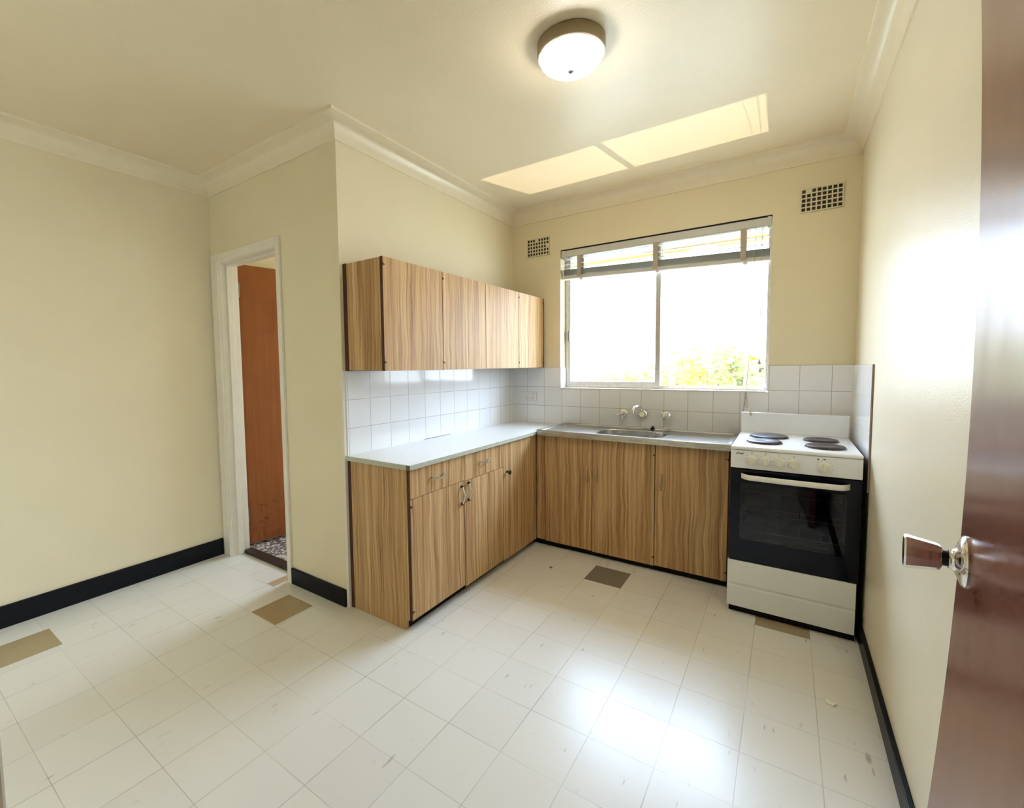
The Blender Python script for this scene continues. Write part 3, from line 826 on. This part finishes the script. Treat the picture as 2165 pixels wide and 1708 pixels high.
# ------------------------------------------------------------------ taps
def tap(x, z, rot, label):
    t = thing('tap', (x, -0.006, z), label, 'tap', 'chrome taps over the sink')
    bm = BM(); add_lathe(bm, (x, -0.006, z), (0, -1, 0), [(0, 0.027), (0.004, 0.027), (0.009, 0.020), (0.013, 0.014), (0.036, 0.012), (0.040, 0.015), (0.046, 0.015)], 26)
    obj('flange', bm, M['chrome'], t, smooth=True)
    bm = BM(); c = Vector((x, -0.062, z))
    add_lathe(bm, (x, -0.050, z), (0, -1, 0), [(0, 0.014), (0.016, 0.013), (0.022, 0.010), (0.025, 0.0)], 18, True, False)
    for k in range(4):
        a = rot + k * PI / 2
        dv = Vector((math.cos(a), 0, math.sin(a)))
        add_tube(bm, [c + dv * 0.008, c + dv * 0.022, c + dv * 0.032], 0.006, 10, [0.0055, 0.0048, 0.0066])
    obj('cross_handle', bm, M['chrome'], t, smooth=True)
tap(-1.289, 0.935, 0.35, 'chrome cross-head tap on the worktop side of the spout')
tap(-0.994, 0.931, 0.75, 'chrome cross-head tap on the stove side of the spout')
sp = thing('spout', (-1.150, -0.006, 0.935), 'chrome swan-neck spout between the two taps', 'spout')
bm = BM(); add_lathe(bm, (-1.150, -0.006, 0.935), (0, -1, 0), [(0, 0.031), (0.004, 0.031), (0.010, 0.026), (0.014, 0.020), (0.040, 0.018), (0.046, 0.018)], 28)
obj('flange', bm, M['chrome'], sp, smooth=True)
bm = BM(); add_tube(bm, smooth_pts([(-1.150, -0.038, 0.940), (-1.152, -0.045, 0.970), (-1.160, -0.062, 0.988), (-1.174, -0.088, 0.990), (-1.187, -0.112, 0.980), (-1.192, -0.122, 0.957)], 6), 0.011, 14)
obj('pipe', bm, M['chrome'], sp, smooth=True)
bm = BM(); add_lathe(bm, (-1.1915, -0.121, 0.962), (-0.15, -0.3, -1), [(0, 0.0128), (0.018, 0.0128), (0.019, 0.009)], 18)
obj('aerator', bm, M['chrome'], sp, smooth=True)

# ------------------------------------------------------------------ power outlet
po = thing('power_outlet', (-2.053, -0.006, 0.997), 'white double power point on the tiles by the wall cupboard end', 'power outlet')
obj('plate', boxes((-2.112, -1.994, -0.015, -0.006, 1.000, 1.076), bevel=0.003), M['outlet'], po)
for x in (-2.078, -2.030):
    obj('switch', boxes((x - 0.009, x + 0.009, -0.021, -0.015, 1.048, 1.066), bevel=0.002), M['outlet'], po)
    bm = BM()
    for dx, rot in ((-0.007, 0.5), (0.007, -0.5), (0, 0)):
        b2 = BM(); add_box(b2, -0.0013, 0.0013, -0.0156, -0.0148, -0.0045, 0.0045)
        bmesh.ops.transform(b2, matrix=Matrix.Translation((x + dx, 0, 1.026 if dx else 1.012)) @ Matrix.Rotation(rot, 4, 'Y'), verts=b2.verts)
        me_ = bpy.data.meshes.new('tmp'); b2.to_mesh(me_); bm.from_mesh(me_); b2.free(); bpy.data.meshes.remove(me_)
    obj('socket_slots', bm, M['ink'], po)

# ------------------------------------------------------------------ stove
st = thing('stove', (-0.28, -0.42, 0), 'white electric stove with four hotplates and black oven door', 'stove')
TX0, TX1, TYF = -0.5400, -0.0240, -0.710
bm = BM()
add_box(bm, TX0 + 0.002, TX0 + 0.012, TYF + 0.022, -0.135, 0.045, 0.850)
add_box(bm, TX1 - 0.012, TX1 - 0.002, TYF + 0.022, -0.135, 0.045, 0.850)
add_box(bm, TX0 + 0.012, TX1 - 0.012, -0.150, -0.135, 0.045, 0.850)
add_box(bm, TX0 + 0.012, TX1 - 0.012, TYF + 0.022, -0.150, 0.045, 0.060)
add_box(bm, TX0 + 0.012, TX1 - 0.012, TYF + 0.022, -0.150, 0.742, 0.850)
add_box(bm, TX0 + 0.012, TX1 - 0.012, TYF + 0.022, -0.150, 0.270, 0.300)
obj('body', bm, M['stove_side'], st)
obj('plinth', boxes((TX0 + 0.004, TX1 - 0.004, TYF + 0.030, -0.150, 0.0, 0.045)), M['skirting'], st)
bm = BM(); add_box(bm, TX0, TX1, TYF - 0.006, -0.115, 0.851, 0.869, bevel=0.008, seg=4)
obj('cooktop', bm, M['enamel'], st, smooth=True)
bm = BM(); add_box(bm, TX0, TX1 + 0.001, -0.128, -0.108, 0.866, 0.988, bevel=0.004, seg=2)
obj('splash_panel', bm, M['enamel'], st)
for x, y, r in ((-0.390, -0.310, 0.090), (-0.404, -0.530, 0.078), (-0.158, -0.340, 0.075), (-0.152, -0.555, 0.080)):
    bm = BM(); add_lathe(bm, (x, y, 0.869), (0, 0, 1), [(0, r * 0.99), (0.006, r * 1.0), (0.010, r * 0.98), (0.012, r * 0.93), (0.0125, r * 0.90), (0.0115, r * 0.34), (0.0105, r * 0.30), (0.0105, 0.0)], 44, True, False)
    hp = obj('hotplate', bm, M['hotplate'], st, smooth=True)
    bm = BM(); add_lathe(bm, (x, y, 0.8692), (0, 0, 1), [(0, r * 1.04), (0.0025, r * 1.04), (0.0035, r * 1.0)], 44, True, False)
    obj('trim_ring', bm, M['plate_ring'], hp, smooth=True)
cp = obj('control_panel', boxes((TX0 + 0.001, TX1 - 0.001, TYF, TYF + 0.022, 0.758, 0.8495), bevel=0.002), M['enamel'], st)
for i, x in enumerate((-0.4480, -0.3915, -0.3345, -0.2770, -0.1620)):
    r = 0.0200 if i < 4 else 0.0215
    bm = BM()
    z = 0.8045 - 0.001 * i
    add_lathe(bm, (x, TYF, z), (0, -1, 0), [(0, r * 1.12), (0.003, r * 1.12), (0.005, r), (0.016, r * 0.92), (0.018, r * 0.86)], 32)
    a = (0.15, -0.2, 0.0, 0.05, 0.1)[i]
    b2 = BM(); add_box(b2, -0.0045, 0.0045, -0.026, -0.014, -r * 0.9, r * 0.9, bevel=0.0015)
    bmesh.ops.transform(b2, matrix=Matrix.Translation((x, TYF, z)) @ Matrix.Rotation(a, 4, 'Y'), verts=b2.verts)
    me_ = bpy.data.meshes.new('tmp'); b2.to_mesh(me_); bm.from_mesh(me_); b2.free(); bpy.data.meshes.remove(me_)
    obj('knob', bm, M['ivory'], st, smooth=True, angle=35)
# printed marks: lamp window, symbols over the knobs, dial ticks
bm = BM()
for i, x in enumerate((-0.4480, -0.3915, -0.3345, -0.2770)):
    z = 0.8045 - 0.001 * i
    for dz, w in ((0.0375, 0.0028), (0.0330, 0.0028)):
        add_box(bm, x - w, x - w + 0.0010, TYF - 0.0006, TYF, z + dz - 0.002, z + dz + 0.002)
        add_box(bm, x + w - 0.0010, x + w, TYF - 0.0006, TYF, z + dz - 0.002, z + dz + 0.002)
    add_box(bm, x - 0.0028, x + 0.0028, TYF - 0.0006, TYF, z + 0.0388, z + 0.0397)
    for k in range(7):
        a = -0.6 + k * (PI + 1.2) / 6
        px, pz = x + 0.0285 * math.cos(a), z + 0.0285 * math.sin(a)
        add_box(bm, px - 0.0008, px + 0.0008, TYF - 0.0005, TYF, pz - 0.0012, pz + 0.0012)
add_box(bm, -0.1885, -0.1825, TYF - 0.0006, TYF, 0.8325, 0.8385)
add_box(bm, -0.1665, -0.1580, TYF - 0.0006, TYF, 0.8345, 0.8385)
for k in range(10):
    a = -0.7 + k * (PI + 1.4) / 9
    px, pz = -0.162 + 0.031 * math.cos(a), 0.8005 + 0.031 * math.sin(a)
    add_box(bm, px - 0.001, px + 0.001, TYF - 0.0005, TYF, pz - 0.0012, pz + 0.0012)
obj('printed_marks', bm, M['ink'], cp)
def text_mesh(name, body, size, loc, mat, parent, shear=0.0, sx=1.0):
    cu = bpy.data.curves.new(name, 'FONT'); cu.body = body; cu.size = size; cu.extrude = 0.0003; cu.shear = shear
    cu.align_x = 'CENTER'; cu.align_y = 'CENTER'; cu.offset = size * 0.02
    o = bpy.data.objects.new(name, cu); COL.objects.link(o)
    bpy.context.view_layer.update()
    me = bpy.data.meshes.new_from_object(o.evaluated_get(bpy.context.evaluated_depsgraph_get()))
    bpy.data.objects.remove(o); bpy.data.curves.remove(cu)
    bm = BM(); bm.from_mesh(me); bpy.data.meshes.remove(me)
    bmesh.ops.transform(bm, matrix=Matrix.Translation(loc) @ Matrix.Rotation(PI / 2, 4, 'X') @ Matrix.Diagonal((sx, 1, 1, 1)), verts=bm.verts)
    return obj(name, bm, mat, parent)
text_mesh('lettering', 'Chef', 0.0135, (-0.5015, TYF - 0.0004, 0.8325), M['ink'], cp, 0.25, 1.25)
# oven door with a window opening, glass and towel-rail handle
OZ0, OZ1 = 0.283, 0.753
wx0, wx1, wz0, wz1 = -0.4945, -0.0755, 0.392, 0.684
bm = BM()
add_box(bm, TX0 + 0.002, wx0, TYF, TYF + 0.020, OZ0, OZ1)
add_box(bm, wx1, TX1 - 0.002, TYF, TYF + 0.020, OZ0, OZ1)
add_box(bm, wx0, wx1, TYF, TYF + 0.020, OZ0, wz0)
add_box(bm, wx0, wx1, TYF, TYF + 0.020, wz1, OZ1)
od = obj('oven_door', bm, M['stove_black'], st)
obj('oven_glass', boxes((wx0 + 0.0005, wx1 - 0.0005, TYF + 0.0005, TYF + 0.004, wz0 + 0.0005, wz1 - 0.0005)), M['oven_glass'], od)
bm = BM(); rows = []
for k in range(25):
    s = k / 24; x = -0.491 + s * 0.423
    y = TYF - 0.006 - 0.036 * min(1.0, (1 - abs(2 * s - 1)) / 0.16) ** 0.6 - 0.008 * (1 - (2 * s - 1) ** 2)
    hh = 0.0125
    zc = 0.7215
    rows.append([bm.verts.new((x, y + dy, zc + dz)) for dy, dz in ((0.007, -hh), (0.0, -hh * 1.0), (-0.003, -hh * 0.7), (-0.003, hh * 0.7), (0.0, hh), (0.007, hh))])
for A, B in zip(rows, rows[1:]):
    for k in range(6): bm.faces.new((A[k], A[(k + 1) % 6], B[(k + 1) % 6], B[k]))
bm.faces.new(rows[0]); bm.faces.new(rows[-1])
obj('handle', bm, M['handle_white'], od, smooth=True, angle=50)
# oven cavity and two wire racks
bm = BM()
ix0, ix1, iy1, iz0, iz1 = TX0 + 0.022, TX1 - 0.022, -0.200, 0.320, 0.730
add_box(bm, ix0 - 0.006, ix0, TYF + 0.024, iy1, iz0, iz1); add_box(bm, ix1, ix1 + 0.006, TYF + 0.024, iy1, iz0, iz1)
add_box(bm, ix0, ix1, iy1, iy1 + 0.006, iz0, iz1); add_box(bm, ix0, ix1, TYF + 0.024, iy1, iz0 - 0.006, iz0); add_box(bm, ix0, ix1, TYF + 0.024, iy1, iz1, iz1 + 0.006)
obj('oven_lining', bm, M['oven_inner'], st)
for z in (0.522, 0.428):
    bm = BM()
    for y in (-0.655, -0.215): add_tube(bm, [(ix0 + 0.004, y, z), (ix1 - 0.004, y, z)], 0.0032, 8)
    for k in range(6):
        x = ix0 + 0.03 + (ix1 - ix0 - 0.06) * k / 5
        add_tube(bm, [(x, -0.655, z), (x, -0.215, z)], 0.0012, 6)
    obj('oven_rack', bm, M['rack'], st)
bm = BM()
add_prism(bm, [(TYF, 0.2795), (TYF, 0.163), (TYF + 0.003, 0.157), (TYF + 0.0055, 0.150), (TYF + 0.003, 0.140), (TYF + 0.004, 0.038), (TYF + 0.020, 0.038), (TYF + 0.020, 0.2795)], 0, TX0 - 0.003, TX1 - 0.008)
obj('drawer_front', bm, M['enamel'], st)

# ------------------------------------------------------------------ ceiling light
cl = thing('ceiling_light', (-1.040, -1.580, H), 'round ceiling light, lit, with an opal glass bowl', 'ceiling light')
c = (-1.040, -1.580, H)
bm = BM(); add_lathe(bm, c, (0, 0, -1), [(0, 0.126), (0.004, 0.130), (0.030, 0.130), (0.046, 0.127), (0.047, 0.119), (0.040, 0.115)], 56, True, False)
obj('pan', bm, M['pan'], cl, smooth=True)
bm = BM(); add_lathe(bm, c, (0, 0, -1), [(0.046, 0.127), (0.049, 0.127), (0.051, 0.123), (0.049, 0.119), (0.046, 0.118)], 56, False, False)
obj('rim', bm, M['rim'], cl, smooth=True)
bm = BM(); prof = []
for k in range(13):
    a = k / 12 * PI / 2
    prof.append((0.049 + 0.052 * math.sin(a), 0.1205 * math.cos(a)))
prof[-1] = (prof[-1][0], 0.0005)
add_lathe(bm, c, (0, 0, -1), prof, 56, False, True)
obj('glass_bowl', bm, M['opal'], cl, smooth=True)
bm = BM(); add_lathe(bm, (c[0], c[1], H - 0.100), (0, 0, -1), [(0, 0.012), (0.004, 0.012), (0.008, 0.009), (0.010, 0.004), (0.0105, 0.0)], 20, True, False)
obj('finial', bm, M['finial'], cl, smooth=True)

# ------------------------------------------------------------------ crumbs on the floor
bm = BM()
pts = [(0, 0), (0.020, -0.006), (0.030, 0.004), (0.024, 0.012), (0.012, 0.010), (0.004, 0.016), (-0.006, 0.008)]
top = [bm.verts.new((-0.160 + x, -1.232 + y, 0.004 + 0.004 * ((i * 7) % 3))) for i, (x, y) in enumerate(pts)]
bot = [bm.verts.new((-0.160 + x * 0.95, -1.232 + y * 0.95, 0.0002)) for x, y in pts]
n = len(pts)
for k in range(n): bm.faces.new((bot[k], bot[(k + 1) % n], top[(k + 1) % n], top[k]))
ctr = bm.verts.new((-0.150, -1.226, 0.009))
for k in range(n): bm.faces.new((top[k], top[(k + 1) % n], ctr))
bm.faces.new(bot[::-1])
tag(obj('paper_scrap', bm, M['paper']), 'tiny crumpled scrap of pale paper on the floor', 'scrap')
bm = BM()
pts = [(0, 0), (0.012, -0.003), (0.018, 0.004), (0.010, 0.007), (0.002, 0.012), (-0.004, 0.005)]
top = [bm.verts.new((-1.528 + x, -0.752 + y, 0.003)) for x, y in pts]; bot = [bm.verts.new((-1.528 + x, -0.752 + y, 0.0002)) for x, y in pts]
n = len(pts)
for k in range(n): bm.faces.new((bot[k], bot[(k + 1) % n], top[(k + 1) % n], top[k]))
bm.faces.new(top); bm.faces.new(bot[::-1])
tag(obj('leaf_crumb', bm, M['crumb']), 'tiny brown leaf crumb on the floor before the sink cupboard', 'crumb')

# ------------------------------------------------------------------ outside: eave, ground, trees
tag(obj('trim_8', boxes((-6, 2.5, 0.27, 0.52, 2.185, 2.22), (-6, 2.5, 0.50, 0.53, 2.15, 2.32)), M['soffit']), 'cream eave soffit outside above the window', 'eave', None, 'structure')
bm = BM(); add_box(bm, -90, 90, -60, 130, -8.4, -8.2)
tag(obj('ground', bm, M['ground']), 'pale ground far below the window', 'ground', None, 'structure')
def tree(x, y, h, r, mat, label, seed, n=2600, cz=0.64):
    rnd = random.Random(seed)
    t = thing('tree', (x, y, -8.2), label, 'tree', 'trees beyond the window')
    bm = BM()
    add_tube(bm, smooth_pts([(x, y, -8.2), (x + 0.1, y, -8.2 + h * 0.3), (x - 0.1, y + 0.1, -8.2 + h * 0.6), (x, y, -8.2 + h * 0.9)], 4), 0.2, 10,
             [0.24 * (1 - 0.85 * i / 12) for i in range(13)])
    clumps = []
    for k in range(15):
        a = rnd.uniform(0, 2 * PI); e = rnd.uniform(-0.7, 1.0); q = rnd.uniform(0.45, 0.95)
        cx, cy, czz = x + r * q * math.cos(a) * math.cos(e), y + r * q * math.sin(a) * math.cos(e), -8.2 + h * cz + (h * (1 - cz)) * q * math.sin(e)
        clumps.append((cx, cy, czz, r * rnd.uniform(0.24, 0.42)))
        add_tube(bm, smooth_pts([(x, y, -8.2 + h * (0.30 + 0.3 * rnd.random())), ((x + cx) / 2, (y + cy) / 2, czz - 0.5), (cx, cy, czz)], 3), 0.05, 6, [0.09 * (1 - 0.8 * i / 6) for i in range(7)])
    obj('trunk', bm, M['bark'], t, smooth=True)
    bm = BM()
    for k in range(n):
        cx, cy, czz, cr = rnd.choice(clumps)
        v = Vector((rnd.gauss(0, 1), rnd.gauss(0, 1), rnd.gauss(0, 0.8))); v = v.normalized() * cr * rnd.uniform(0.55, 1.05)
        c0 = Vector((cx, cy, czz)) + v
        a = Vector((rnd.gauss(0, 1), rnd.gauss(0, 1), rnd.gauss(0, 1))).normalized(); u, w = frame(a)
        s = rnd.uniform(0.09, 0.19)
        q = [c0 - u * s, c0 + w * s * 0.45, c0 + u * s, c0 - w * s * 0.45]
        bm.faces.new([bm.verts.new(p_) for p_ in q])
    obj('foliage', bm, M[mat], t)
tree(-9.6, 26.0, 10.2, 1.9, 'leaf_a', 'small far tree showing low behind the sliding window pane', 1)
tree(-4.9, 21.5, 10.7, 2.3, 'leaf_a', 'yellow-green tree behind the fixed pane next to the window mullion', 2)
tree(-2.85, 16.5, 10.8, 1.9, 'leaf_a', 'yellow-green tree behind the middle of the fixed window pane', 3)
tree(-1.25, 12.0, 11.0, 1.55, 'leaf_b', 'airy grey-green tree rising highest above the stove end of the sill', 4)
tree(-14.6, 32.0, 9.4, 2.4, 'leaf_a', 'most distant tree, low beside the window latch side', 5, 1800)

# ------------------------------------------------------------------ light
w = bpy.data.worlds.new('sky'); S.world = w; w.use_nodes = True
nt = w.node_tree; bg = nt.nodes['Background']
tc = nt.nodes.new('ShaderNodeTexCoord'); sep = nt.nodes.new('ShaderNodeSeparateXYZ'); rp = nt.nodes.new('ShaderNodeValToRGB')
nt.links.new(tc.outputs['Generated'], sep.inputs[0]); nt.links.new(sep.outputs[2], rp.inputs[0]); nt.links.new(rp.outputs[0], bg.inputs[0])
rp.color_ramp.elements[0].position = 0.05; rp.color_ramp.elements[0].color = (0.60, 0.69, 0.78, 1)
rp.color_ramp.elements[1].position = 0.55; rp.color_ramp.elements[1].color = (1.05, 1.40, 1.90, 1)
bg.inputs[1].default_value = 9.0

def light(name, kind, energy, color, loc=(0, 0, 0), rot=None, **kw):
    l = bpy.data.lights.new(name, kind); l.energy = energy; l.color = color
    for k, v in kw.items(): setattr(l, k, v)
    o = bpy.data.objects.new(name, l); COL.objects.link(o); o.location = loc
    if rot is not None: o.rotation_euler = rot
    return o
def aim(o, target):
    o.rotation_euler = (Vector(target) - o.location).to_track_quat('-Z', 'Y').to_euler()
# the sun, high and in front of the window, stopped by the eave so that it only touches the sill
sun = light('sun', 'SUN', 9.0, (1.0, 0.94, 0.83), (2, 12, 20), angle=math.radians(0.6))
aim(sun, (2 + 1.2, 12 - 5.4, 20 - 11.6))
# sun glint thrown up from a shiny roof in the street below
gl = light('sun_glint', 'SPOT', 1200.0, (1.0, 0.86, 0.66), (-0.42, 4.0, -5.0), spot_size=math.radians(30), spot_blend=0.2, shadow_soft_size=0.03)
aim(gl, (-1.1, 0.1, 1.6))
# portals guide sky light through the openings (they emit nothing themselves)
def portal(cx, cy, cz, sx_, sz_, facing):
    o = light('sky_portal', 'AREA', 1.0, (1, 1, 1), (cx, cy, cz), shape='RECTANGLE', size=sx_, size_y=sz_)
    o.data.cycles.is_portal = True
    aim(o, (cx, cy + facing, cz))
portal(-1.1, 0.26, 1.64, 1.40, 1.08, -1)
o = light('sky_portal', 'AREA', 1.0, (1, 1, 1), (PX + 0.09, -4.265, 1.15), shape='RECTANGLE', size=0.44, size_y=2.3)
o.data.cycles.is_portal = True
aim(o, (PX - 1, -4.265, 1.15))
portal(-2.95, 0.26, 1.57, 0.7, 1.15, -1)

# ------------------------------------------------------------------ camera
cam = bpy.data.cameras.new('camera'); co = bpy.data.objects.new('camera', cam); COL.objects.link(co)
yaw, pitch, roll = -0.60277, -0.063083, -0.011995
f = Vector((math.sin(yaw) * math.cos(pitch), math.cos(yaw) * math.cos(pitch), math.sin(pitch)))
rt = Vector((math.cos(yaw), -math.sin(yaw), 0)); up = rt.cross(f)
r2 = rt * math.cos(roll) + up * math.sin(roll); u2 = -rt * math.sin(roll) + up * math.cos(roll)
mw = Matrix((r2, u2, -f)).transposed().to_4x4()
mw.translation = (-0.31898, -3.29490, 1.28201)
co.matrix_world = mw
cam.sensor_fit = 'HORIZONTAL'; cam.sensor_width = 36.0
cam.lens = 36.0 * 946.8945 / 2165.0
cam.shift_x = 72.3087 / 2165.0
cam.shift_y = -18.4985 / 2165.0
cam.clip_start = 0.02; cam.clip_end = 400
S.camera = co

S.view_settings.view_transform = 'Standard'
S.view_settings.look = 'None'
S.view_settings.gamma = 1.0
S.view_settings.exposure = 0.92
S.view_settings.use_curve_mapping = False
cy = S.cycles
cy.use_denoising = True
cy.use_adaptive_sampling = True; cy.adaptive_threshold = 0.06; cy.adaptive_min_samples = 12
cy.max_bounces = 9; cy.diffuse_bounces = 5; cy.glossy_bounces = 4; cy.transmission_bounces = 6; cy.transparent_max_bounces = 12
cy.caustics_reflective = False; cy.caustics_refractive = False
cy.sample_clamp_indirect = 6.0
